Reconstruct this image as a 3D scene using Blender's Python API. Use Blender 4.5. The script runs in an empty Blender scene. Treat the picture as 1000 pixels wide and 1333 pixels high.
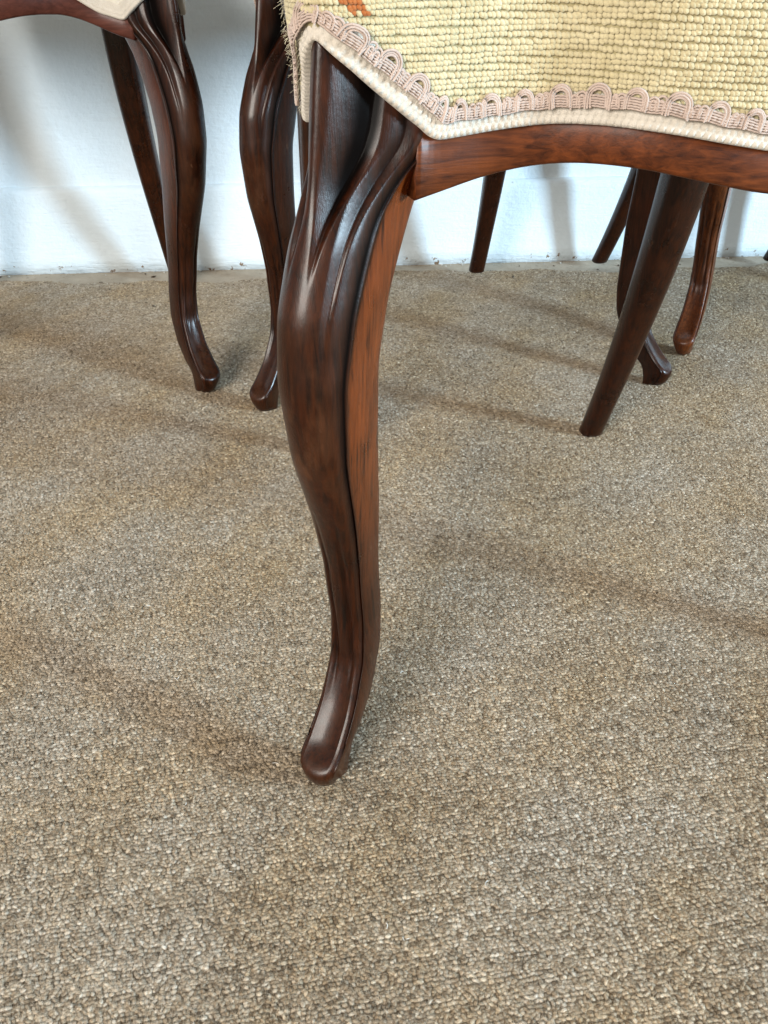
import bpy, bmesh, math, random
import numpy as np
from mathutils import Vector

random.seed(7); rng = np.random.default_rng(7)
S = bpy.context.scene
COL = S.collection
R = math.radians

# ------------------------------------------------------------------ camera
cam_d = bpy.data.cameras.new('camera')
cam = bpy.data.objects.new('camera', cam_d); COL.objects.link(cam)
cam_d.sensor_fit = 'HORIZONTAL'; cam_d.sensor_width = 36.0; cam_d.lens = 36.0 * 1.077
cam_d.clip_start = 0.02; cam_d.clip_end = 50.0
cam.location = (0, 0, 0.45)
cam.rotation_euler = (R(90 - 35.5), 0, 0)
S.camera = cam

# ------------------------------------------------------------------ light
world = bpy.data.worlds.new('World'); S.world = world; world.use_nodes = True
bg = world.node_tree.nodes['Background']
bg.inputs['Color'].default_value = (1.0, 0.97, 0.93, 1); bg.inputs['Strength'].default_value = 0.37

def area(name, loc, target, w, h, power, col):
    d = bpy.data.lights.new(name, 'AREA'); d.shape = 'RECTANGLE'; d.size = w; d.size_y = h
    d.energy = power; d.color = col
    o = bpy.data.objects.new(name, d); COL.objects.link(o); o.location = loc
    o.rotation_euler = (Vector(target) - Vector(loc)).to_track_quat('-Z', 'Y').to_euler()
    return o
area('window_light', (2.25, -0.35, 0.70), (0.0, 1.0, 0.1), 0.34, 0.5, 116, (0.60, 0.83, 1.0))
area('room_light', (-1.4, -2.0, 1.5), (0.0, 0.9, 0.2), 1.4, 1.3, 134, (1.0, 0.95, 0.87))

S.view_settings.view_transform = 'Standard'; S.view_settings.look = 'None'
S.view_settings.gamma = 1.0; S.view_settings.exposure = 0.0; S.view_settings.use_curve_mapping = False
S.render.engine = 'CYCLES'
S.cycles.use_denoising = True
S.cycles.max_bounces = 5; S.cycles.diffuse_bounces = 3; S.cycles.glossy_bounces = 2
S.cycles.use_adaptive_sampling = True; S.cycles.adaptive_threshold = 0.025

# ------------------------------------------------------------------ helpers
def mesh_obj(name, verts, faces, mat, parent=None, smooth=True, attrs=None):
    me = bpy.data.meshes.new(name)
    me.from_pydata([tuple(map(float, v)) for v in verts], [], [tuple(map(int, f)) for f in faces])
    if attrs:
        for k, a in attrs.items():
            at = me.attributes.new(k, 'FLOAT', 'POINT'); at.data.foreach_set('value', np.asarray(a, dtype=np.float32))
    me.update()
    if smooth: me.shade_smooth()
    if mat: me.materials.append(mat)
    o = bpy.data.objects.new(name, me); COL.objects.link(o)
    if parent: o.parent = parent
    return o

def fix_normals(o):
    bm = bmesh.new(); bm.from_mesh(o.data); bmesh.ops.recalc_face_normals(bm, faces=bm.faces); bm.to_mesh(o.data); bm.free()

def tag(o, label=None, cat=None, group=None, kind=None):
    if label: o['label'] = label
    if cat: o['category'] = cat
    if group: o['group'] = group
    if kind: o['kind'] = kind
    return o

def smoothstep(a, b, x):
    t = np.clip((np.asarray(x, float) - a) / (b - a), 0, 1); return t * t * (3 - 2 * t)

def table(zs, vs, sig=0.006, sig_low=0.0016):
    """smooth interpolation of a table on z, crisper near the foot"""
    g = np.linspace(zs[0], zs[-1], 1200); v = np.interp(g, zs, vs); dz = g[1] - g[0]
    def sm(sg):
        n = int(3 * sg / dz); k = np.exp(-0.5 * ((np.arange(-n, n + 1) * dz) / sg) ** 2); k /= k.sum()
        vp = np.concatenate([2 * v[0] - v[n:0:-1], v, 2 * v[-1] - v[-2:-n - 2:-1]])
        return np.convolve(vp, k, 'valid')
    w = smoothstep(.022, .055, g); r = sm(sig_low) * (1 - w) + sm(sig) * w
    return lambda z: np.interp(z, g, r)

def grid_faces(nr, nc, close=False, off=0):
    f = []
    for i in range(nr - 1):
        for j in range(nc if close else nc - 1):
            k = (j + 1) % nc
            f.append((off + i * nc + j, off + i * nc + k, off + (i + 1) * nc + k, off + (i + 1) * nc + j))
    return f

# ------------------------------------------------------------------ materials
class NT:
    def __init__(s, name):
        s.m = bpy.data.materials.new(name); s.m.use_nodes = True
        s.t = s.m.node_tree; s.b = s.t.nodes['Principled BSDF']; s.out = s.t.nodes['Material Output']
    def n(s, typ, **kw):
        x = s.t.nodes.new(typ)
        for k, v in kw.items():
            if k in x.inputs: x.inputs[k].default_value = v
            else: setattr(x, k, v)
        return x
    def l(s, a, b): s.t.links.new(a, b)
    def coord(s, scale=(1, 1, 1), kind='Object', rot=(0, 0, 0)):
        c = s.n('ShaderNodeTexCoord'); m = s.n('ShaderNodeMapping'); m.inputs['Scale'].default_value = scale
        m.inputs['Rotation'].default_value = rot
        s.l(c.outputs[kind], m.inputs['Vector']); return m.outputs[0]
    def noise(s, vec, scale, detail=3, rough=.55, dist=0):
        x = s.n('ShaderNodeTexNoise'); x.inputs['Scale'].default_value = scale; x.inputs['Detail'].default_value = detail
        x.inputs['Roughness'].default_value = rough; x.inputs['Distortion'].default_value = dist
        if vec: s.l(vec, x.inputs['Vector'])
        return x.outputs['Fac']
    def ramp(s, fac, stops):
        x = s.n('ShaderNodeValToRGB'); e = x.color_ramp.elements
        while len(e) < len(stops): e.new(.5)
        for q, (p, c) in zip(e, stops):
            q.position = p; q.color = (*c, 1) if len(c) == 3 else c
        s.l(fac, x.inputs[0]); return x.outputs[0]
    def mix(s, fac, a, b, mode='MIX'):
        x = s.n('ShaderNodeMix', data_type='RGBA', blend_type=mode)
        for sock, v in ((x.inputs[0], fac), (x.inputs[6], a), (x.inputs[7], b)):
            if isinstance(v, (int, float)): sock.default_value = v
            elif isinstance(v, tuple): sock.default_value = (*v, 1)
            else: s.l(v, sock)
        return x.outputs[2]
    def math(s, op, a, b=0.0, clamp=False):
        x = s.n('ShaderNodeMath', operation=op, use_clamp=clamp)
        for sock, v in ((x.inputs[0], a), (x.inputs[1], b)):
            if isinstance(v, (int, float)): sock.default_value = v
            else: s.l(v, sock)
        return x.outputs[0]
    def attr(s, name, typ='GEOMETRY'):
        x = s.n('ShaderNodeAttribute', attribute_name=name, attribute_type=typ); return x.outputs['Fac']
    def bump(s, h, strength, dist):
        x = s.n('ShaderNodeBump'); x.inputs['Strength'].default_value = strength; x.inputs['Distance'].default_value = dist
        s.l(h, x.inputs['Height']); s.l(x.outputs[0], s.b.inputs['Normal']); return x
    def set(s, **kw):
        for k, v in kw.items():
            sock = s.b.inputs[k.replace('_', ' ')]
            if isinstance(v, (int, float)): sock.default_value = v
            elif isinstance(v, tuple): sock.default_value = (*v, 1)
            else: s.l(v, sock)

def wood(name, dark, mid, bare_lit, grain=(70, 70, 5), coat=.30, rough=.30, rot=(0, 0, 0)):
    k = NT(name); v = k.coord(grain, rot=rot); v1 = k.coord((1, 1, 1))
    g = k.noise(v, 6, 5, .6, .6); g2 = k.noise(v, 30, 3, .6)
    blot = k.noise(v1, 28, 4, .6)
    face = k.ramp(k.math('ADD', k.math('MULTIPLY', g, .7), k.math('MULTIPLY', blot, .3)), [(.36, dark), (.66, mid)])
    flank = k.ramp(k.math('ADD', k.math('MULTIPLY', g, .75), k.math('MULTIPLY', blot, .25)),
                   [(.36, tuple(c * .18 for c in bare_lit)), (.47, tuple(c * .8 for c in bare_lit)), (.68, tuple(c * 1.45 for c in bare_lit))])
    c = k.mix(k.attr('bare_lit'), face, flank)
    # worn lighter nicks
    nick = k.ramp(k.noise(k.coord((1, 1, .6)), 95, 2, .5), [(.735, (0, 0, 0)), (.775, (1, 1, 1))])
    c = k.mix(k.math('MULTIPLY', nick, .35), c, (.20, .10, .05))
    wn = k.math('MULTIPLY', k.attr('worn'), k.ramp(k.noise(k.coord((1, 1, .45)), 55, 5, .65), [(.42, (0, 0, 0)), (.62, (1, 1, 1))]))
    c = k.mix(k.math('MULTIPLY', wn, .6), c, (.095, .036, .014))
    c = k.mix(k.attr('groove_dark'), c, (.003, .0022, .002))
    k.set(Base_Color=c, Specular_IOR_Level=k.math('MULTIPLY', k.math('SUBTRACT', 1.0, k.attr('groove_dark')), .20), Coat_Weight=k.math('MULTIPLY', k.math('SUBTRACT', 1.0, k.math('MULTIPLY', k.attr('groove_dark'), .85)), coat))
    k.set(Coat_Roughness=k.math('ADD', k.math('MULTIPLY', k.noise(k.coord((1, 1, .4)), 75, 5, .7), .34), .06))
    rg = k.math('ADD', k.math('ADD', k.math('MULTIPLY', blot, .30), rough - .14), k.math('MULTIPLY', wn, .18))
    k.set(Roughness=rg)
    k.bump(k.math('ADD', k.math('ADD', k.math('MULTIPLY', g2, .6), k.math('MULTIPLY', k.noise(v1, 260, 2), .4)), k.math('MULTIPLY', k.noise(v1, 60, 3), .9)), .30, .0008)
    return k.m

M = {}
M['rosewood'] = wood('dark_polished_rosewood', (.0050, .0012, .0004), (.040, .0085, .0015), (.155, .031, .0050))
M['lit_rosewood'] = wood('lit_polished_rosewood', (.02, .005, .0015), (.14, .034, .007), (.20, .05, .011))  # lighter copy of the rosewood; warm light on the leg mixed into its colour
M['rail'] = wood('rail_rosewood', (.035, .008, .002), (.155, .038, .008), (.20, .06, .018), grain=(2.2, 60, 60), coat=.08, rough=.48)
M['red_rail'] = wood('red_rail_rosewood', (.05, .014, .009), (.11, .034, .023), (.15, .05, .02), grain=(2.2, 60, 60), coat=.15, rough=.42)

def cloth_mat(name, a, b, bumpy=0.0, scale=330):
    k = NT(name); v = k.coord()
    c = k.ramp(k.noise(v, 90, 4, .6), [(.3, a), (.7, b)])
    c = k.mix(k.math('MULTIPLY', k.noise(v, 1400, 2), .35), c, tuple(x * .55 for x in a))
    c = k.mix(k.math('MULTIPLY', k.attr('tone'), .30), c, tuple(x * .62 for x in a))
    c = k.mix(k.ramp(k.noise(v, 34, 4, .65), [(.52, (0, 0, 0)), (.75, (.35, .35, .35))]), c, tuple(x * y for x, y in zip(a, (.72, .66, .58))))
    k.set(Base_Color=c, Roughness=.9, Specular_IOR_Level=.15, Sheen_Weight=.25, Sheen_Roughness=.5)
    h = k.noise(v, 1500, 3, .7)
    if bumpy:
        vo = k.n('ShaderNodeTexVoronoi'); vo.inputs['Scale'].default_value = scale; k.l(v, vo.inputs['Vector'])
        h = k.math('SUBTRACT', k.math('MULTIPLY', h, .3), k.math('MULTIPLY', vo.outputs['Distance'], bumpy))
    k.bump(h, .5, .0012)
    return k.m
M['yellow_wool'] = cloth_mat('yellow_needlepoint_wool', (.58, .488, .285), (.71, .618, .40))
M['yellow_ground'] = cloth_mat('yellow_canvas', (.34, .285, .15), (.43, .365, .21), .6, 380)
M['orange_wool'] = cloth_mat('orange_wool', (.40, .12, .03), (.50, .17, .05))
M['cream_web'] = cloth_mat('cream_webbing', (.57, .51, .43), (.69, .63, .55))
M['pink_braid'] = cloth_mat('faded_pink_braid', (.50, .38, .32), (.64, .51, .44))
M['cream_cloth'] = cloth_mat('cream_boucle', (.66, .60, .50), (.80, .75, .65), 1.0, 260)
M['fuzz'] = cloth_mat('pale_fuzz', (.68, .62, .44), (.76, .71, .56))

def carpet_mat():
    k = NT('beige_loop_pile')
    geo = k.n('ShaderNodeNewGeometry'); pos = geo.outputs['Position']
    c = k.ramp(k.attr('tone', 'INSTANCER'), [(.02, (.115, .082, .052)), (.32, (.270, .212, .152)), (.62, (.415, .345, .268)), (.95, (.61, .535, .445))])
    c = k.mix(k.math('MULTIPLY', k.attr('tint', 'INSTANCER'), .75), c, k.mix(1.0, c, (.98, .80, .52), 'MULTIPLY'))
    fib = k.noise(pos, 1500, 2, .7)
    c = k.mix(k.ramp(fib, [(.35, (0, 0, 0)), (.7, (.55, .55, .55))]), c, k.mix(.45, c, (.62, .56, .46)))
    k.set(Base_Color=c, Roughness=.95, Specular_IOR_Level=.08)
    k.bump(fib, .7, .0008)
    return k.m
M['pile'] = carpet_mat()
def backing_mat():
    k = NT('carpet_backing'); v = k.coord()
    c = k.ramp(k.math('ADD', k.math('MULTIPLY', k.noise(v, 330, 3, .6), .7), k.math('MULTIPLY', k.noise(v, 30, 3), .3)), [(.35, (.20, .155, .105)), (.65, (.34, .275, .20))])
    k.set(Base_Color=c, Roughness=.95, Specular_IOR_Level=.1)
    k.bump(k.noise(v, 400, 3, .6), .8, .002)
    return k.m
M['backing'] = backing_mat()
def floor_mat():
    k = NT('pale_screed'); v = k.coord()
    c = k.ramp(k.noise(v, 26, 6, .65), [(.3, (.33, .27, .20)), (.7, (.47, .39, .30))])
    c = k.mix(k.math('MULTIPLY', k.ramp(k.noise(v, 120, 3, .6), [(.6, (0, 0, 0)), (.72, (1, 1, 1))]), .5), c, (.15, .11, .07))
    k.set(Base_Color=c, Roughness=.85); k.bump(k.noise(v, 180, 4, .6), .4, .003)
    return k.m
M['floor'] = floor_mat()
def wall_mat():
    k = NT('white_painted_plaster'); v = k.coord()
    n = k.noise(v, 14, 5, .6); fine = k.noise(v, 120, 4, .6)
    c = k.ramp(n, [(.3, (.73, .815, .87)), (.7, (.785, .86, .91))])
    # scuffs and grime chips close to the floor, in world height
    geo = k.n('ShaderNodeNewGeometry'); sx = k.n('ShaderNodeSeparateXYZ'); k.l(geo.outputs['Position'], sx.inputs[0])
    low = k.math('SUBTRACT', 1.0, k.math('DIVIDE', sx.outputs['Z'], .011), clamp=True)
    chips = k.ramp(k.math('ADD', k.noise(v, 75, 4, .7), k.math('MULTIPLY', low, .10)), [(.72, (0, 0, 0)), (.76, (1, 1, 1))])
    c = k.mix(k.math('MULTIPLY', chips, k.ramp(low, [(0, (0, 0, 0)), (.25, (1, 1, 1))])), c, (.24, .16, .10))
    spot = k.ramp(k.noise(v, 48, 2, .5), [(.78, (0, 0, 0)), (.80, (1, 1, 1))])
    c = k.mix(k.math('MULTIPLY', spot, .5), c, (.35, .33, .30))
    scuff = k.ramp(k.noise(k.coord((1.2, 1.2, 9)), 9, 4, .65), [(.60, (0, 0, 0)), (.80, (1, 1, 1))])
    c = k.mix(k.math('MULTIPLY', scuff, .22), c, (.55, .57, .58))
    brush = k.noise(k.coord((7, 7, 60), rot=(0, .6, 0)), 5, 4, .6)
    k.set(Base_Color=c, Roughness=.6, Specular_IOR_Level=.3)
    k.bump(k.math('ADD', k.math('ADD', k.math('MULTIPLY', n, .6), k.math('MULTIPLY', fine, .3)), k.math('MULTIPLY', brush, .25)), .6, .007)
    return k.m
M['wall'] = wall_mat()
def plain(name, c, rough=.8):
    k = NT(name); v = k.coord()
    k.set(Base_Color=k.ramp(k.noise(v, 300, 3), [(.3, tuple(x * .6 for x in c)), (.7, c)]), Roughness=rough); return k.m
M['crumb'] = plain('dark_crumb', (.07, .045, .025)); M['plaster_crumb'] = plain('plaster_crumb', (.62, .58, .52)); M['stray'] = plain('stray_fibre', (.50, .44, .35)); M['lint'] = plain('white_lint', (.85, .83, .78))

# ------------------------------------------------------------------ the setting
WA = math.atan(.075)                       # the wall recedes a little to the right
def wall_y(x): return 1.348 + .075 * x
fl = mesh_obj('floor', [(-3, -2.2, -.012), (3, -2.2, -.012), (3, 3, -.012), (-3, 3, -.012)], [(0, 1, 2, 3)], M['floor'], smooth=False)
tag(fl, kind='structure')
# wall: a real slab, plaster slightly uneven
nx, nz = 260, 90
def noise2(a, b, seed):
    r = np.random.default_rng(seed); v = np.zeros(np.broadcast(a, b).shape)
    for i in range(14):
        f = r.uniform(4, 40); th = r.uniform(0, 6.28); v = v + np.sin(f * (np.cos(th) * a + np.sin(th) * b) + r.uniform(0, 6.28)) / (f / 8 + 1)
    return v / 3
xs = np.linspace(-2.4, 2.4, nx); zs = np.linspace(-.02, 2.4, nz)
X, Z = np.meshgrid(xs, zs)
Y = noise2(X, Z, 3) * .0016
V = np.stack([X, Y, Z], -1).reshape(-1, 3); n0 = len(V)
Vb = np.array([(-2.4, .12, -.02), (2.4, .12, -.02), (2.4, .12, 2.4), (-2.4, .12, 2.4)])
wl = mesh_obj('wall', np.vstack([V, Vb]), grid_faces(nz, nx) + [(n0 + 1, n0, n0 + 3, n0 + 2), (n0 + 3, n0, 0, (nz - 1) * nx)], M['wall'])
wl.location = (0, 1.357, 0); wl.rotation_euler = (0, 0, WA); tag(wl, kind='structure')
prof = [(0.004, .122), (-.003, .1195), (-.007, .1165), (-.0085, .112), (-.0092, .10), (-.009, .06), (-.0095, .03), (-.009, .012), (-.009, -.012), (.004, -.012)]
nx = 700; xs = np.linspace(-2.4, 2.4, nx); V = []
for a, (py, pz) in enumerate(prof):
    wob = noise2(xs * 1.0, np.full(nx, pz * 3), 11) * .0022 * (1 if a < 9 else 0)
    rag = noise2(xs * 6, np.full(nx, pz), 5) * (.0016 if 0 < a < 4 else 0)
    V.append(np.stack([xs, py + wob, pz + rag], -1))
sk = mesh_obj('skirting_board', np.concatenate(V), [f[::-1] for f in grid_faces(len(prof), nx)], M['wall'], wl)
fix_normals(sk)

# carpet: backing sheet (structure) with a loop-pile child
def carpet_edge(x): return wall_y(x) - .075 + .010 * np.sin(x * 9 + 1) + .006 * np.sin(x * 31) + .003 * np.sin(x * 83)
xs = np.linspace(-2.4, 2.4, 400); e = carpet_edge(xs)
V = [(x, -1.6, .0) for x in xs] + [(x, y, .0) for x, y in zip(xs, e)] + [(x, y + .003, -.0125) for x, y in zip(xs, e)]
cb = mesh_obj('carpet', V, grid_faces(3, 400), M['backing'], smooth=False); tag(cb, kind='structure')
cb.location.z = -.0007
PITCH = .0021; ca, sa = math.cos(R(9)), math.sin(R(9))
ii, jj = np.meshgrid(np.arange(-600, 600), np.arange(-140, 800))
gx = ii * PITCH + (jj % 2) * PITCH * .4; gy = jj * PITCH * .88
gx = gx + rng.normal(0, .00045, gx.shape); gy = gy + rng.normal(0, .00038, gy.shape) + .0007 * np.sin(gx * 60 + jj)
px = (gx * ca - gy * sa).ravel(); py = (gx * sa + gy * ca).ravel()
keep = (py > .04) & (py < carpet_edge(px) - .002) & (px > -.34 - .52 * py) & (px < .36 + .52 * py)
px, py = px[keep], py[keep]; N = len(px)
pz = rng.normal(0, .00022, N) - .0003
pv = np.stack([px, py, pz], -1)
me = bpy.data.meshes.new('loop_pile'); me.vertices.add(N); me.vertices.foreach_set('co', pv.astype(np.float32).ravel())
def fbm(x, y, f0, octs, seed):
    v = np.zeros(len(x)); a = 1.0
    for o in range(octs):
        v += a * noise2(x * f0 * 2 ** o / 20, y * f0 * 2 ** o / 20, seed + o); a *= .6
    return v
# heathered yarn: every loop its own tone, drifting in small clusters and in faint broad patches of wear
tone = .56 + rng.normal(0, .215, N) + .10 * fbm(px, py, 300, 3, 41) + .10 * fbm(px, py, 40, 3, 71)
tone = np.clip(tone, 0, 1)
a = me.attributes.new('tone', 'FLOAT', 'POINT'); a.data.foreach_set('value', tone.astype(np.float32))
tint = np.clip(.42 + .55 * fbm(px, py, 60, 3, 91) + rng.normal(0, .12, N), 0, 1)
a = me.attributes.new('tint', 'FLOAT', 'POINT'); a.data.foreach_set('value', tint.astype(np.float32))
rot = np.stack([rng.normal(.1, .28, N), rng.normal(0, .28, N), rng.normal(R(9), .55, N)], -1)
a = me.attributes.new('rot', 'FLOAT_VECTOR', 'POINT'); a.data.foreach_set('vector', rot.astype(np.float32).ravel())
scl = np.stack([rng.uniform(.8, 1.35, N), rng.uniform(.65, 1.0, N), rng.uniform(.45, .7, N)], -1)
a = me.attributes.new('scl', 'FLOAT_VECTOR', 'POINT'); a.data.foreach_set('vector', scl.astype(np.float32).ravel())
me.materials.append(M['pile'])
pile = bpy.data.objects.new('loop_pile', me); COL.objects.link(pile); pile.parent = cb; pile.location.z = .0007; tag(pile, kind='stuff')
ng = bpy.data.node_groups.new('pile_nodes', 'GeometryNodeTree')
ng.interface.new_socket('Geometry', in_out='INPUT', socket_type='NodeSocketGeometry')
ng.interface.new_socket('Geometry', in_out='OUTPUT', socket_type='NodeSocketGeometry')
A = lambda t, **kw: ng.nodes.new(t)
gi, go = A('NodeGroupInput'), A('NodeGroupOutput')
ico = A('GeometryNodeMeshIcoSphere'); ico.inputs['Radius'].default_value = .00138; ico.inputs['Subdivisions'].default_value = 2
sp = A('GeometryNodeSetPosition'); nz_ = A('ShaderNodeTexNoise'); nz_.inputs['Scale'].default_value = 900
vm = A('ShaderNodeVectorMath'); vm.operation = 'SUBTRACT'; vm.inputs[1].default_value = (.5, .5, .5)
vs = A('ShaderNodeVectorMath'); vs.operation = 'SCALE'; vs.inputs['Scale'].default_value = .0017
fz = A('GeometryNodeInstanceOnPoints'); hair = A('GeometryNodeMeshCone'); hair.inputs['Vertices'].default_value = 3; hair.inputs['Radius Top'].default_value = .00003; hair.inputs['Radius Bottom'].default_value = .00011; hair.inputs['Depth'].default_value = .0013; hair.fill_type = 'NONE'
lico = A('GeometryNodeMeshIcoSphere'); lico.inputs['Radius'].default_value = .0013; lico.inputs['Subdivisions'].default_value = 2
al = A('FunctionNodeAlignRotationToVector'); al.axis = 'Z'; nrmn = A('GeometryNodeInputNormal'); rv = A('FunctionNodeRandomValue'); rv.data_type = 'FLOAT_VECTOR'
rv.inputs[0].default_value = (-1.1, -1.1, -.7); rv.inputs[1].default_value = (1.1, 1.1, 1.1)
va = A('ShaderNodeVectorMath'); va.operation = 'ADD'; rz_ = A('GeometryNodeRealizeInstances'); jn_ = A('GeometryNodeJoinGeometry')
ng.links.new(nrmn.outputs[0], va.inputs[0]); ng.links.new(rv.outputs[0], va.inputs[1]); ng.links.new(va.outputs[0], al.inputs['Vector'])
ng.links.new(lico.outputs['Mesh'], fz.inputs['Points']); ng.links.new(hair.outputs['Mesh'], fz.inputs['Instance']); ng.links.new(al.outputs[0], fz.inputs['Rotation']); ng.links.new(fz.outputs[0], rz_.inputs[0])
ss = A('GeometryNodeSetShadeSmooth'); sm = A('GeometryNodeSetMaterial'); sm.inputs['Material'].default_value = M['pile']
iop = A('GeometryNodeInstanceOnPoints')
def named(n, t):
    x = A('GeometryNodeInputNamedAttribute'); x.data_type = t; x.inputs['Name'].default_value = n; return x
nr, nsx = named('rot', 'FLOAT_VECTOR'), named('scl', 'FLOAT_VECTOR')
L = ng.links.new
L(nz_.outputs['Color'], vm.inputs[0]); L(vm.outputs[0], vs.inputs[0]); L(vs.outputs[0], sp.inputs['Offset'])
L(ico.outputs['Mesh'], sp.inputs['Geometry']); L(sp.outputs[0], jn_.inputs[0]); L(rz_.outputs[0], jn_.inputs[0]); L(jn_.outputs[0], ss.inputs[0]); L(ss.outputs[0], sm.inputs[0])
L(gi.outputs[0], iop.inputs['Points']); L(sm.outputs[0], iop.inputs['Instance'])
e2r = A('FunctionNodeEulerToRotation'); L(nr.outputs['Attribute'], e2r.inputs[0])
L(e2r.outputs[0], iop.inputs['Rotation']); L(nsx.outputs['Attribute'], iop.inputs['Scale'])
L(iop.outputs[0], go.inputs[0])
md = pile.modifiers.new('pile', 'NODES'); md.node_group = ng

# ------------------------------------------------------------------ chair geometry (metres, chair front towards -y)
XA = .203                                   # half distance between the two front corners
TZ = [0, .006, .014, .020, .025, .032, .05, .078, .106, .146, .18, .225, .27, .303, .325, .345, .36, .3735, .42]
T_wf = table(TZ, [.0064, .0082, .0106, .0126, .0136, .0138, .0130, .0122, .0119, .0127, .0145, .0168, .0185, .0195, .0197, .0205, .025, .0345, .0345], .005)
T_c = table(TZ, [.0425, .0480, .0520, .0528, .0498, .0395, .0232, .0075, .0025, .004, .0105, .0245, .0315, .029, .021, .012, .008, .006, -.001], .005)
T_sag = table(TZ, [.007, .008, .008, .007, .005, .004, .004, .005, .006, .0070, .008, .0125, .0185, .024, .0265, .027, .034, .043, .043], .005)
T_wb = table(TZ, [.0075, .0085, .009, .0092, .0092, .0092, .009, .009, .0095, .0100, .011, .013, .015, .017, .0175, .018, .0215, .025, .025], .005)
T_db = table(TZ, [.026, .0265, .025, .023, .020, .0105, -.006, -.0210, -.0255, -.026, -.0255, -.0215, -.0196, -.0255, -.036, -.047, -.056, -.062, -.062], .005)
ZJ, ZAP = .3735, .4135

def G(u, c, w): return np.exp(-((u - c) / w) ** 2)
def VG(u, c, w): return np.clip(1 - np.abs(u - c) / (1.35 * w), 0, 1) ** 1.15

def leg_face(u, z):
    """(s, d, dirt) of the carved outer face; u in -1..1 across, z height"""
    au = np.abs(u); wf, c, sag = T_wf(z), T_c(z), T_sag(z)
    kv = smoothstep(.33, .372, z)
    vee = np.sqrt(au ** 2 + .012) - math.sqrt(.012); vee = vee / (math.sqrt(1.012) - math.sqrt(.012))
    rnd = (1 - np.sqrt(np.clip(1 - (.985 * au) ** 2, 0, 1))) / (1 - math.sqrt(1 - .985 ** 2))
    d = c - sag * (kv * vee + (1 - kv) * rnd)
    up = smoothstep(.318, .368, z)
    ua = .30 + .10 * smoothstep(.33, .40, z); wa = .05 + .14 * up
    ga = VG(au, ua, wa) * up
    gb = VG(au, .70, .07 + .05 * up) * smoothstep(.27, .36, z)
    gq = G(au, .945, .045) * smoothstep(.012, .05, z)
    lowg = G(au, .45, .12) * smoothstep(.05, .09, z) * (1 - smoothstep(.14, .20, z))
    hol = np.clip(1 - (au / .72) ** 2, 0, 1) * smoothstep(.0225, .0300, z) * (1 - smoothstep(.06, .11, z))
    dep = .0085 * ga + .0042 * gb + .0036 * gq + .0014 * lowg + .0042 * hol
    groove_dark = np.clip(smoothstep(.12, .75, ga) + .8 * gb ** 2 * smoothstep(.3, .36, z) + 1.0 * gq ** 2 + .35 * lowg, 0, 1)  # darkens the flutes, side grooves and edge quirk, strongest at their centres
    return u * wf, d - dep, groove_dark

def make_leg(parent, side, mat, bare_lit=1.0, inset=0.0):
    nf = 121; us = np.linspace(-1, 1, nf); us = np.sign(us) * np.abs(us) ** .9
    tl = np.concatenate([[0, .0015, .004], np.linspace(.007, .30, 120)]); th = np.linspace(.30, 1, 60)[1:]
    rings, groove_darks, bare_lits, worns = [], [], [], []
    for k in range(len(tl) + len(th)):
        if k < len(tl):
            zf = np.full(nf, tl[k]); ze = tl[k]
        else:
            q = (th[k - len(tl)] - .30) / .70
            zf = .30 + (ZAP - (ZAP - ZJ) * np.abs(us) - .30) * q; ze = .30 + (ZJ - .30) * q
        ins = .0025 * (1 - smoothstep(0, .004, zf)) if k < 3 else 0
        s, d, dr = leg_face(us, zf)
        s = s * (1 - (ins / .012 if k < 3 else 0)); d = d - ins
        wb, db, wf = float(T_wb(ze)), float(T_db(ze)), float(T_wf(ze))
        soff = .012 * (1 - float(smoothstep(.0, .15, ze))); eR = (s[-1], d[-1])
        fr = []
        for q2 in (.04, .12, .3, .55, .8, .94):                  # flank, right
            bul = .0012 * math.sin(math.pi * q2)
            fr.append((eR[0] - .0012 + (wb - eR[0] + .0012) * q2 + bul, eR[1] + (db - eR[1]) * q2))
        bk = [(wb * .97, db - .0015), (wb * .85, db - .003), (wb * .4, db - .0038), (-wb * .4, db - .0038), (-wb * .85, db - .003), (-wb * .97, db - .0015)]
        fl_ = [(-a, b) for a, b in fr[::-1]]
        pts = list(zip(s, d)) + fr + bk + fl_
        zz = list(zf) + [ze] * (len(fr) + len(bk) + len(fl_))
        rings.append([(side * (.70711 * dd - .70711 * (ss_ + soff) - inset * (1 - zq / .40)), -.70711 * dd - .70711 * (ss_ + soff), zq) for (ss_, dd), zq in zip(pts, zz)])
        groove_darks += list(dr) + [.8, .15] + [0] * 4 + [0] * 6 + [0] * 4 + [.15, .8]
        fb = (float(smoothstep(.10, .26, ze)) * .92 + .08) * bare_lit  # bare flank wood; amount also paints in how lit each chair's flank is
        wz = math.exp(-((ze - .245) / .055) ** 2) + .5 * math.exp(-((ze - .03) / .03) ** 2)
        worns += list(wz * np.clip(1 - us ** 2, 0, 1)) + [wz * .3] * (len(fr) + len(bk) + len(fl_))
        bare_lits += [0] * nf + [fb * .8] + [fb] * (len(fr) + len(bk) + len(fl_) - 2) + [fb * .8]
    nr_, nc = len(rings), len(rings[0])
    V = np.array(rings).reshape(-1, 3)
    f = grid_faces(nr_, nc, True) + [tuple(range(nc))[::-1], tuple(range((nr_ - 1) * nc, nr_ * nc))]
    V[:, 0] += side * XA
    o = mesh_obj('leg', V, f, mat, parent, attrs={'groove_dark': groove_darks, 'bare_lit': bare_lits, 'worn': worns})
    fix_normals(o)
    return o

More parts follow.
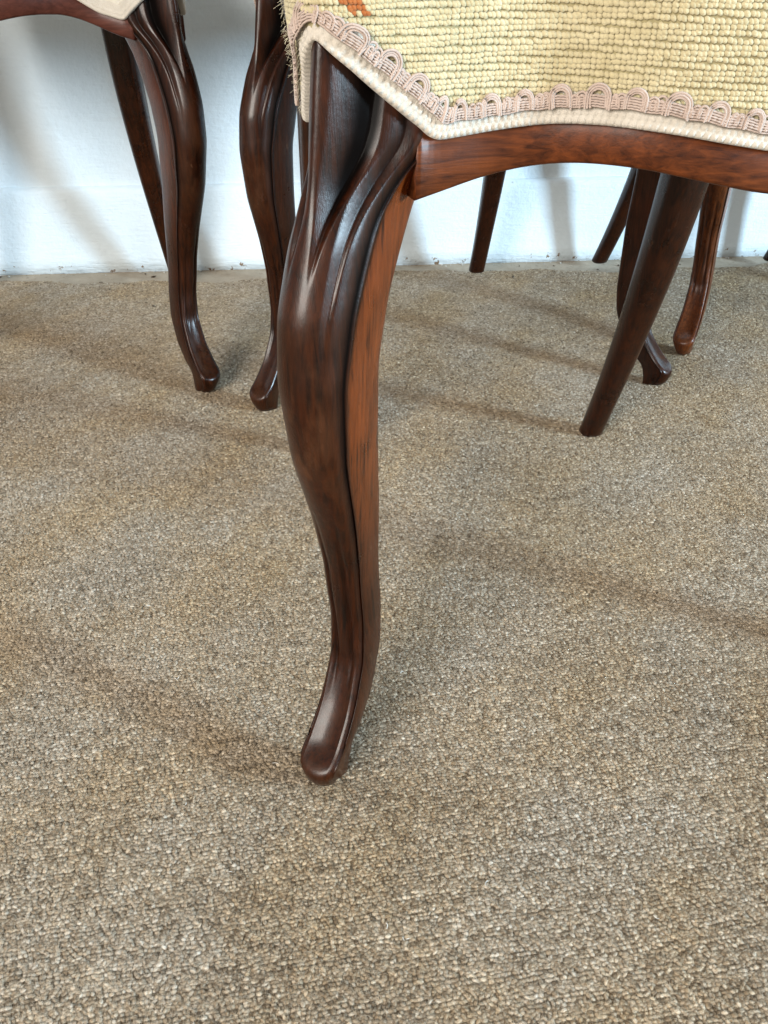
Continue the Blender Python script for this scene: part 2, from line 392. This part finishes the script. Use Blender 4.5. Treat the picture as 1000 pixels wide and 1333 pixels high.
def sweep_poly(name, pts, secs, mat, parent, attrs=None):
    """stack of closed sections -> mesh with caps"""
    nc = len(secs[0]); V = np.array(secs).reshape(-1, 3)
    f = grid_faces(len(secs), nc, True) + [tuple(range(nc)), tuple(range((len(secs) - 1) * nc, len(secs) * nc))]
    n = len(V); o = mesh_obj(name, V, f, mat, parent, attrs={'groove_dark': np.zeros(n), 'bare_lit': np.zeros(n)} if attrs is None else attrs)
    fix_normals(o); return o

def make_rear_leg(parent, side, foot, top, mat):
    """square at the seat, rounder towards the foot, sabre-curved backwards; carries on above the seat as the back stile"""
    secs = []; zs_ = np.concatenate([[0, .002], np.linspace(.006, .40, 40), np.linspace(.42, .84, 26)])
    for z in zs_:
        q = z / .38
        if q <= 1:
            e = (1 - q) ** 1.55
            cx, cy = top[0] + (foot[0] - top[0]) * e, top[1] + (foot[1] - top[1]) * e
            r = .0120 + .0060 * smoothstep(0, .9, q); n = 2.4 + 1.6 * q
        else:
            h = z - .38; cy = top[1] + .16 * h + .10 * h * h
            cx = top[0] + side * (.05 * math.sin(min(h / .46, 1) * math.pi) - .03 * h / .46); r = .0188 - .006 * min(h / .4, 1); n = 3
        if z < .002: r -= .0018
        ring = []
        for k in range(24):
            a = 2 * math.pi * k / 24; ca_, sa_ = math.cos(a), math.sin(a)
            rr = r / ((abs(ca_) ** n + abs(sa_) ** n) ** (1 / n))
            ring.append((cx + rr * ca_, cy + rr * sa_ * .95, z))
        secs.append(ring)
    return sweep_poly('rear_leg', None, secs, mat, parent), secs[-1]

# seat outline: lower edge of the trim, left half from front centre to rear centre
def outline(rear_x, rear_y, rise=0.0):
    fr = [(.203, -.0385, .3690), (.192, -.038, .3695), (.163, -.033, .3745), (.137, -.025, .3795), (.1125, -.006, .3800), (.0915, .0035, .3775), (.068, .004, .3745)]
    fr = fr[::-1]; ft = [p[0] for p in fr]; dense = np.linspace(.072, .203, 40)
    kt = np.concatenate([[.030], ft, [.406 - t for t in ft[-2::-1]]])
    fy = table(kt, [fr[0][1]] + [p[1] for p in fr] + [p[1] for p in fr[-2::-1]], .012, .012); fz = table(kt, [.372] + [p[2] for p in fr] + [p[2] for p in fr[-2::-1]], .010, .010)
    pts = [(-XA + t, float(fy(t)), float(fz(t)) + rise * float(smoothstep(.05, .12, t))) for t in dense[::-1]]
    for u in np.linspace(1, -1, 25):
        z = ZAP - (ZAP - ZJ) * abs(u)
        s, d, _ = leg_face(np.array([u * .985]), np.array([z])); wf, c, sag = T_wf(z), T_c(z), T_sag(z)
        au = abs(u); vee = (math.sqrt(au * au + .012) - math.sqrt(.012)) / (math.sqrt(1.012) - math.sqrt(.012))
        d = c - sag * vee; s = u * wf
        pts.append((-XA + (-.70711 * d + .70711 * s), -.70711 * d - .70711 * s, z))
    sx, sy = -XA + .004, .068
    for q in np.linspace(0, 1, 12):
        x = sx + (-rear_x - .012 - sx) * q + .006 * math.sin(math.pi * q); y = sy + (rear_y - sy) * q
        pts.append((x, y, .3745 + .006 * math.sin(math.pi * min(q * 2, 1)) ))
    pts.append((-rear_x * .9, rear_y + .018, .374)); pts.append((-rear_x * .5, rear_y + .022, .374)); pts.append((0, rear_y + .024, .374))
    full = pts + [(-x, y, z) for x, y, z in pts[-2:0:-1]]
    P = np.array(full); P = np.vstack([P, P[:1]])
    seg = np.linalg.norm(np.diff(P, axis=0), axis=1); s = np.concatenate([[0], np.cumsum(seg)])
    n = 1800; t = np.linspace(0, s[-1], n, endpoint=False)
    Q = np.stack([np.interp(t, s, P[:, k]) for k in range(3)], -1)
    w = 9; ker = np.ones(w) / w
    for _ in range(2):
        Q = np.stack([np.convolve(np.concatenate([Q[-(w // 2):, k], Q[:, k], Q[:w // 2, k]]), ker, 'valid') for k in range(3)], -1)
    ws = 61; Qs = np.stack([np.convolve(np.concatenate([Q[-(ws // 2):, k], Q[:, k], Q[:ws // 2, k]]), np.ones(ws) / ws, 'valid') for k in range(3)], -1)
    T = np.roll(Q, -1, 0) - np.roll(Q, 1, 0); Ts = np.roll(Qs, -1, 0) - np.roll(Qs, 1, 0)
    T /= np.linalg.norm(T, axis=1)[:, None]
    Nn = np.stack([-Ts[:, 1], Ts[:, 0], 0 * Ts[:, 0]], -1); Nn /= np.linalg.norm(Nn, axis=1)[:, None]
    if ((Nn[0] * np.array([0, -1, 0])).sum()) < 0: Nn = -Nn
    U = np.cross(T, Nn); U[U[:, 2] < 0] *= -1
    wu = 31; U = np.stack([np.convolve(np.concatenate([U[-(wu // 2):, k], U[:, k], U[:wu // 2, k]]), np.ones(wu) / wu, 'valid') for k in range(3)], -1)
    U /= np.linalg.norm(U, axis=1)[:, None]
    return Q, T, Nn, U, s[-1]

ZS = .452; BAND = .0125
def bulge(h): return .0035 + .0075 * np.sin(np.clip(h / .062, 0, 1) * math.pi * .5)

def make_seat(parent, OL, cloth, web, braid, fine, stitch=None):
    Q, T, Nn, U, LEN = OL; n = len(Q); step = LEN / n
    cen = np.array([0, Q[:, 1].mean(), 0])
    rings = []
    for q in np.linspace(.03, .86, 14):
        zz = Q[:, 2] + (ZS - Q[:, 2]) * q
        P = Q + Nn * (bulge(zz - Q[:, 2]) - .003)[:, None]
        P = P.copy(); P[:, 2] = zz; rings.append(P)
    base = rings[-1].copy()
    for t in np.linspace(.03, 1, 26):
        P = base.copy(); k = .995 * t ** 1.3
        P[:, :2] = base[:, :2] + (cen[:2] - base[:, :2]) * k
        P[:, 2] = base[:, 2] + (.480 - base[:, 2]) * math.sin(math.pi / 2 * t ** .8)
        rings.append(P)
    sub = 3 if fine else 6
    rings = [r[::sub] for r in rings]; nc = len(rings[0])
    V = np.concatenate(rings); f = grid_faces(len(rings), nc, True) + [tuple(range((len(rings) - 1) * nc, len(rings) * nc))]
    seat = mesh_obj('seat_cushion', V, f, cloth, parent); fix_normals(seat)
    # webbing band
    m = 4000 if fine else 900; idx = np.linspace(0, n, m, endpoint=False)
    def smp(A_):
        i0 = idx.astype(int) % n; i1 = (i0 + 1) % n; w = (idx % 1)[:, None]; return A_[i0] * (1 - w) + A_[i1] * w
    q_, t_, n_, u_ = smp(Q), smp(T), smp(Nn), smp(U)
    arc = idx / n * LEN
    vr = [(-.0002, -.0035), (0, .0004), (.0010, .0014), (.0022, .0016), (.0030, .0011), (.0040, .0015), (.0054, .0016), (.0064, .0012), (.0080, .0015), (.0105, .0016), (.0125, .0016), (.0134, .0008), (.0137, -.003)]
    rings = []
    for k, (v, h) in enumerate(vr):
        bump = 0
        if fine:
            if k in (2, 3): bump = .00045 * np.sin(arc * 2 * math.pi / .0030)
            if k in (5, 6): bump = .00030 * np.sin(arc * 2 * math.pi / .0030 + 2.2)
            if k >= 8: bump = .0002 * np.sin(arc * 2 * math.pi / .0012)
            bump = bump + .0003 * np.sin(arc * 37 + k * .3) + .0002 * np.sin(arc * 211)
        hh = (h + bump) if np.ndim(bump) else np.full(m, h)
        wv = v + .0004 * np.sin(arc * 61)
        rings.append(q_ + n_ * (.0015 + hh)[:, None] + u_ * np.asarray(wv)[:, None])
    V = np.concatenate(rings); bnd = mesh_obj('trim_band', V, grid_faces(len(rings), m, True), web, parent); fix_normals(bnd)
    # scrolled braid: cord loops over a narrow woven tape
    if braid:
        VV, FF = [], []
        def place(a, v, h):
            i = (a / LEN * n) % n; i0 = int(i); w = i - i0; i1 = (i0 + 1) % n
            lerp = lambda A_: A_[i0] * (1 - w) + A_[i1] * w
            return lerp(Q) + lerp(Nn) * h + lerp(U) * v
        def tube(path, r, ns=6):
            P = np.array(path); b = len(VV); mm = len(P)
            tg = np.gradient(P, axis=0); tg /= np.linalg.norm(tg, axis=1)[:, None] + 1e-12
            for k in range(mm):
                ref = np.array([.0, .0, 1.]) if abs(tg[k][2]) < .8 else np.array([1., 0, 0])
                a1 = np.cross(tg[k], ref); a1 /= np.linalg.norm(a1); a2 = np.cross(tg[k], a1)
                for j in range(ns):
                    an = 2 * math.pi * j / ns; VV.append(P[k] + r * (math.cos(an) * a1 + math.sin(an) * a2))
            for k in range(mm - 1):
                for j in range(ns):
                    j2 = (j + 1) % ns; FF.append((b + k * ns + j, b + k * ns + j2, b + (k + 1) * ns + j2, b + (k + 1) * ns + j))
        PER = .0152; nl = int(LEN / PER); per = LEN / nl; base_v = .0094
        for k in range(nl):
            a0 = k * per; jit = random.gauss(0, .0004); sc = random.uniform(.84, 1.02)
            if not fine and k % 1: continue
            for (cx, rad, leg, lift) in ((0, .0049, .0044, .0020), (0, .0040, .0042, .0022), (0, .0031, .0038, .0020), (.0065, .0019, .0032, .0018), (.0065, .0010, .0026, .0018), (.0094, .0019, .0032, .0018), (.0094, .0010, .0026, .0018)):
                path = []
                hr = lift + random.gauss(0, .0002)
                for v in np.linspace(-leg, 0, 4)[:-1]: path.append((cx - rad, v))
                for an in np.linspace(math.pi, 0, 10): path.append((cx + rad * math.cos(an), rad * 1.05 * math.sin(an)))
                for v in np.linspace(0, -leg, 4)[1:]: path.append((cx + rad, v))
                tl_ = random.gauss(0, .06)
                tube([place(a0 + jit + (p * math.cos(tl_) - v * math.sin(tl_)) * sc, base_v + (v + p * math.sin(tl_)) * sc + .0015 , .0034 + hr) for p, v in path], .00056, 5)
        for v, h in ((.0073, .0048), (.0083, .0052), (.0093, .0053), (.0103, .0053), (.0113, .0052)):
            tube([place(a, v + .0003 * math.sin(a * 420), h + .0006 * math.sin(a * 2 * math.pi / .0022 + v * 900)) for a in np.arange(0, LEN, .0011)], .00052, 4)
        br = mesh_obj('scroll_braid', VV, FF, braid, parent); fix_normals(br)
    # needlepoint stitches
    if stitch:
        lo = [(math.cos(a) * math.cos(b), math.sin(a) * math.cos(b), math.sin(b)) for b in (0, .62) for a in np.arange(8) * math.pi / 4]
        unit = np.array(lo + [(0, 0, 1)]); uf = [(j, (j + 1) % 8, 8 + (j + 1) % 8, 8 + j) for j in range(8)] + [(8 + j, 8 + (j + 1) % 8, 16) for j in range(8)]
        groups = {0: ([], []), 1: ([], [])}; tones = {0: [], 1: []}
        dz, dx = .0023, .0020
        for r_ in range(0, 44):
            zr = .384 + r_ * dz
            for a in np.arange(-.36, .36, dx):
                aa = a + (r_ % 2) * 0.0 + random.gauss(0, .00009)
                i = int(((aa / LEN) * n) % n)
                C = Q[i]; zb = zr + .0015 * math.sin(a * 14) + .0004 * math.sin(a * 90 + r_ * 1.7)
                if zb < C[2] + .0100: continue
                q = (zb - C[2]) / (ZS - C[2])
                if q > .86: continue
                p = C + Nn[i] * (bulge(zb - C[2]) - .0026); p = np.array([p[0], p[1], zb + random.gauss(0, .00015)])
                ev = random.uniform(.9, 1.1)
                t3 = np.array([T[i][0], T[i][1], 0]); t3 /= np.linalg.norm(t3); n3 = Nn[i] * .97 + np.array([0, 0, .2]); z3 = np.array([0, 0, 1.]) - .2 * Nn[i]
                rx, rz, rn = .00110 * ev, .00128 * ev, .00070 * ev
                tw = .62 + random.gauss(0, .12); cs, sn = math.cos(tw), math.sin(tw)
                X_ = unit[:, 0] * rx * 1.34; Z_ = unit[:, 1] * rz * .84
                w = p + np.outer(X_ * cs - Z_ * sn, t3) + np.outer(X_ * sn + Z_ * cs, z3) + np.outer(unit[:, 2] * rn, n3)
                g = 1 if (abs(p[0] + .1925 - (.428 - p[2]) * .9) < .0040 and p[2] > .4215 and p[1] < .03) else 0
                VVs, FFs = groups[g]; b = len(VVs); tones[g] += [random.random()] * 17; VVs.extend(w); FFs.extend([tuple(b + t for t in ff) for ff in uf])
        o = mesh_obj('needlepoint_stitches', groups[0][0], groups[0][1], stitch, seat, attrs={'tone': tones[0]}); tag(o, kind='stuff')
        if groups[1][0]:
            o = mesh_obj('coloured_stitches', groups[1][0], groups[1][1], M['orange_wool'], seat); tag(o, kind='stuff')
        # loose wool fluff along the worn side edge
        VF, FFz = [], []
        for _ in range(900):
            side_i = random.choice([1, 1, 1, -1]); a = random.uniform(.235, .40) * side_i
            i = int(((a / LEN) * n) % n); C = Q[i]; q = random.random() ** 1.3
            hq = .002 + (ZS - C[2] - .01) * q; p = C + Nn[i] * (bulge(hq) - .001); p[2] = C[2] + hq
            d = Nn[i] * random.uniform(.3, 1) + T[i] * random.gauss(0, .9) + np.array([0, 0, random.gauss(-.6, .6)]); d /= np.linalg.norm(d)
            ln = random.uniform(.0010, .0034); c2 = np.array([random.gauss(0, .3), random.gauss(0, .3), random.gauss(-.2, .3)]); b = len(VF); w = .000055
            sd_ = np.cross(d, [0.3, .2, .9]); sd_ /= np.linalg.norm(sd_); s2 = np.cross(d, sd_)
            for k in range(4):
                t = k / 3; pp = p + d * ln * t + c2 * ln * t * t
                VF.extend([pp + sd_ * w, pp - sd_ * w * .5 + s2 * w, pp - sd_ * w * .5 - s2 * w])
            for k in range(3):
                for jn in range(3): FFz.append((b + k * 3 + jn, b + k * 3 + (jn + 1) % 3, b + (k + 1) * 3 + (jn + 1) % 3, b + (k + 1) * 3 + jn))
        o = mesh_obj('wool_fluff', VF, FFz, M['fuzz'], seat, smooth=False); tag(o, kind='stuff')
    return seat

ZRAIL = table([.03, .05, .068, .0915, .1125, .137, .163, .192, .203, .214], [.345, .3495, .3545, .3600, .3630, .3625, .3575, .352, .3512, .352], .008, .008)
def make_rail(parent, OL, i0, i1, zlow, mat, name='seat_rail', thick=.022):
    Q, T, Nn, U, LEN = OL; n = len(Q)
    idx = np.arange(i0, i1 + 1, 4); secs = []
    for k, i in enumerate(idx):
        q = Q[i % n]; nn = Nn[i % n]; t = k / (len(idx) - 1); zb = zlow(q, t); zt = q[2] + .012
        s = []
        for off, z in ((-.0005, zt), (-.0005, zb + .0022), (-.0014, zb + .0006), (-.003, zb), (-thick + .002, zb), (-thick, zb + .002), (-thick, zt)):
            p = q + nn * off; s.append((p[0], p[1], z))
        secs.append(s)
    return sweep_poly(name, None, secs, mat, parent)

def make_chair(label, origin, rot, rear_world, cloth='cream_cloth', web='cream_web', braid='pink_braid', fine=False, stitch=None, rail='rail', bare_lit=.2, inset=0.0, leg='rosewood', rise=0.0):
    root = bpy.data.objects.new('dining_chair', None); COL.objects.link(root)
    root.location = (origin[0], origin[1], 0); root.rotation_euler = (0, 0, R(rot)); root.empty_display_size = .1
    tag(root, label, 'chair', 'antique chairs standing along the wall')
    c_, s_ = math.cos(R(rot)), math.sin(R(rot))
    def loc(p): x, y = p[0] - origin[0], p[1] - origin[1]; return (x * c_ + y * s_, -x * s_ + y * c_)
    feet = [loc(p[:2]) for p in rear_world]; tops = [loc(p[2:]) for p in rear_world]
    rx = (abs(tops[0][0]) + abs(tops[1][0])) / 2; ry = (tops[0][1] + tops[1][1]) / 2
    OL = outline(rx, ry, rise)
    for sd in (-1, 1): make_leg(root, sd, M[leg], bare_lit, inset)
    ends = []
    for sd, ft, tp in ((-1, feet[0], tops[0]), (1, feet[1], tops[1])):
        o, e_ = make_rear_leg(root, sd, ft, tp, M['rosewood']); ends.append(np.mean(e_, 0))
    # crest of the balloon back, above the picture
    a, b = ends; secs = []
    for t in np.linspace(0, math.pi, 25):
        cx = (a[0] + b[0]) / 2 - (b[0] - a[0]) / 2 * math.cos(t); cy = (a[1] + b[1]) / 2; cz = a[2] - .012 + .075 * math.sin(t)
        dx, dz_ = math.cos(t), math.sin(t)
        secs.append([(cx - .014 * math.cos(w) * dx, cy + .011 * math.sin(w), cz + .014 * math.cos(w) * (dz_ + .15)) for w in np.arange(10) * .6283])
    sweep_poly('back_crest', None, secs, M['rosewood'], root)
    Q = OL[0]; n = len(Q)
    jl = [i for i in range(n) if Q[i][1] < .03 and abs(Q[i][0]) <= XA - .042]
    left = [i for i in jl if Q[i][0] < 0]; right = [i - n if i > n // 2 else i for i in jl]
    lo, hi = min(right), max(right)
    def zl(q, t):
        tt = XA - abs(q[0]); return float(ZRAIL(tt)) + (.009 + .008 * float(smoothstep(.05, .11, tt)) if rise else 0)
    make_rail(root, OL, lo, hi, zl, M[rail])
    side_idx = [i for i in range(n) if .056 < Q[i][1] < ry + .004 and abs(Q[i][0]) > rx * .8]
    sl = [i for i in side_idx if Q[i][0] < 0]; sr = [i for i in side_idx if Q[i][0] > 0]
    zside = lambda q, t: q[2] - .024
    make_rail(root, OL, min(sl), max(sl), zside, M[rail]); make_rail(root, OL, min(sr), max(sr), zside, M[rail])
    rr_ = [i for i in range(n) if Q[i][1] > ry + .012]
    make_rail(root, OL, min(rr_), max(rr_), lambda q, t: .358, M[rail])
    make_seat(root, OL, M[cloth], M[web], M[braid] if braid else None, fine, M[stitch] if stitch else None)
    return root

make_chair('dark cabriole chair with yellow needlepoint seat and pink braid, nearest the camera', (.1721, .4142), 12,
           [(-.062, .735, -.045, .665), (.2228, .779, .246, .690)], 'yellow_ground', 'cream_web', 'pink_braid', True, 'yellow_wool', bare_lit=1.0)
make_chair('dark cabriole chair at left with red-brown rail and cream seat edge, beside the white wall', (-.400, .903), 2,
           [(-.62, 1.225, -.60, 1.165), (-.3183, 1.256, -.328, 1.170)], rail='red_rail', bare_lit=.25, inset=.030, braid=None, rise=.022)
make_chair('dark cabriole chair mostly hidden behind the yellow one, its legs showing on both sides', (.0901, .8953), 8,
           [(-.168, 1.256, -.135, 1.175), (.1459, 1.287, .166, 1.200)], bare_lit=.12, inset=-.011)
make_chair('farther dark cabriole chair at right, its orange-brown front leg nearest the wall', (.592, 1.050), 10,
           [(.3495, 1.332, .40, 1.235), (.632, 1.342, .68, 1.27)], bare_lit=1.0, leg='lit_rosewood')

# ------------------------------------------------------------------ small debris
def blobs(name, items, mat, parent=None):
    VV, FF = [], []
    t = (1 + 5 ** .5) / 2
    iv = np.array([(-1, t, 0), (1, t, 0), (-1, -t, 0), (1, -t, 0), (0, -1, t), (0, 1, t), (0, -1, -t), (0, 1, -t), (t, 0, -1), (t, 0, 1), (-t, 0, -1), (-t, 0, 1)]) / 1.9
    fc = [(0, 11, 5), (0, 5, 1), (0, 1, 7), (0, 7, 10), (0, 10, 11), (1, 5, 9), (5, 11, 4), (11, 10, 2), (10, 7, 6), (7, 1, 8), (3, 9, 4), (3, 4, 2), (3, 2, 6), (3, 6, 8), (3, 8, 9), (4, 9, 5), (2, 4, 11), (6, 2, 10), (8, 6, 7), (9, 8, 1)]
    for (x, y, z, sx, sy, sz) in items:
        b = len(VV); w = iv * rng.uniform(.6, 1.25, (12, 1)) * np.array([sx, sy, sz]); an = rng.uniform(0, 6.28)
        c_, s_ = math.cos(an), math.sin(an); w = np.stack([w[:, 0] * c_ - w[:, 1] * s_, w[:, 0] * s_ + w[:, 1] * c_, w[:, 2]], -1)
        VV.extend(w + np.array([x, y, z])); FF.extend([tuple(b + q for q in f) for f in fc])
    return mesh_obj(name, VV, FF, mat, parent, smooth=False)
it = []
for _ in range(18):
    x = random.uniform(-.75, .85); r = random.choice([.0008, .001, .0014, .0022]); it.append((x, wall_y(x) - .006 - abs(random.gauss(0, .022)), -.0115 + r * .3, r * random.uniform(1, 2.2), r, r * .6))
o = blobs('floor_grit', it, M['crumb']); tag(o, 'dark grit lying along the foot of the wall', 'grit', kind='stuff')
it = []
for _ in range(60):
    x = random.uniform(-.75, .85); r = random.choice([.0008, .0012, .002]); it.append((x, wall_y(x) - .004 - abs(random.gauss(0, .006)), -.011 + r * .3, r * 1.3, r, r * .8))
o = blobs('plaster_flakes', it, M['plaster_crumb']); tag(o, 'pale plaster flakes fallen along the foot of the wall', 'plaster', kind='stuff')
it = [(-.33, 1.135, .003, .0025, .0018, .0012), (-.41, 1.20, .003, .004, .0012, .001), (-.06, .785, .003, .004, .003, .0012), (.20, 1.255, .003, .004, .002, .0012), (.52, 1.27, .003, .0022, .0018, .0012)]
for _ in range(14): it.append((random.uniform(-.5, .6), random.uniform(.3, 1.25), .0022, random.uniform(.0006, .0014), .0008, .0007))
o = blobs('dark_specks', it, M['crumb']); tag(o, 'dark specks scattered on the beige carpet', 'specks', kind='stuff')
# stray fibres standing out of the pile, and white lint
VV, FF = [], []
def strand(x, y, z, ln, w, lift, mat=None):
    an = random.uniform(0, 6.28); cur = random.uniform(-2.2, 2.2); p = np.array([x, y, z]); b = len(VV); m = 5
    for k in range(m):
        t = k / (m - 1); d = np.array([math.cos(an + cur * t), math.sin(an + cur * t), 0]); nrm = np.array([-d[1], d[0], 0])
        q = p + np.array([0, 0, lift * math.sin(math.pi * min(t * 1.15, 1))]); ww = w * (1 - .6 * t)
        VV.extend([q - nrm * ww, q + nrm * ww, q + np.array([0, 0, ww * 1.5])]); p = p + d * ln / (m - 1)
    for k in range(m - 1):
        for j in range(3): FF.append((b + k * 3 + j, b + k * 3 + (j + 1) % 3, b + (k + 1) * 3 + (j + 1) % 3, b + (k + 1) * 3 + j))
for _ in range(24000):
    y = .10 + .75 * random.random() ** 1.4; x = random.uniform(-.27 - .45 * y, .27 + .45 * y)
    strand(x, y, random.uniform(-.0002, .0009), random.uniform(.0015, .005), .00007, random.uniform(0, .0014))
o = mesh_obj('stray_fibres', VV, FF, M['stray'], cb, smooth=False); o.location.z = .0007; tag(o, kind='stuff')
VV, FF = [], []
for (x, y) in ((-.124, .315), (-.032, .335), (.012, .425), (.002, .24), (.06, .265), (-.09, .27), (-.15, .42), (.10, .60), (.013, .232), (.16, .30), (-.07, .345), (.15, .245), (-.19, .50), (.05, .52), (.22, .43)):
    for _ in range(random.choice([1, 1, 2])): strand(x + random.gauss(0, .001), y + random.gauss(0, .001), .0012, random.uniform(.002, .0045), .00022, .0006)
o = mesh_obj('lint', VV, FF, M['lint'], smooth=False); tag(o, 'bits of white lint caught in the beige carpet', 'lint', kind='stuff')
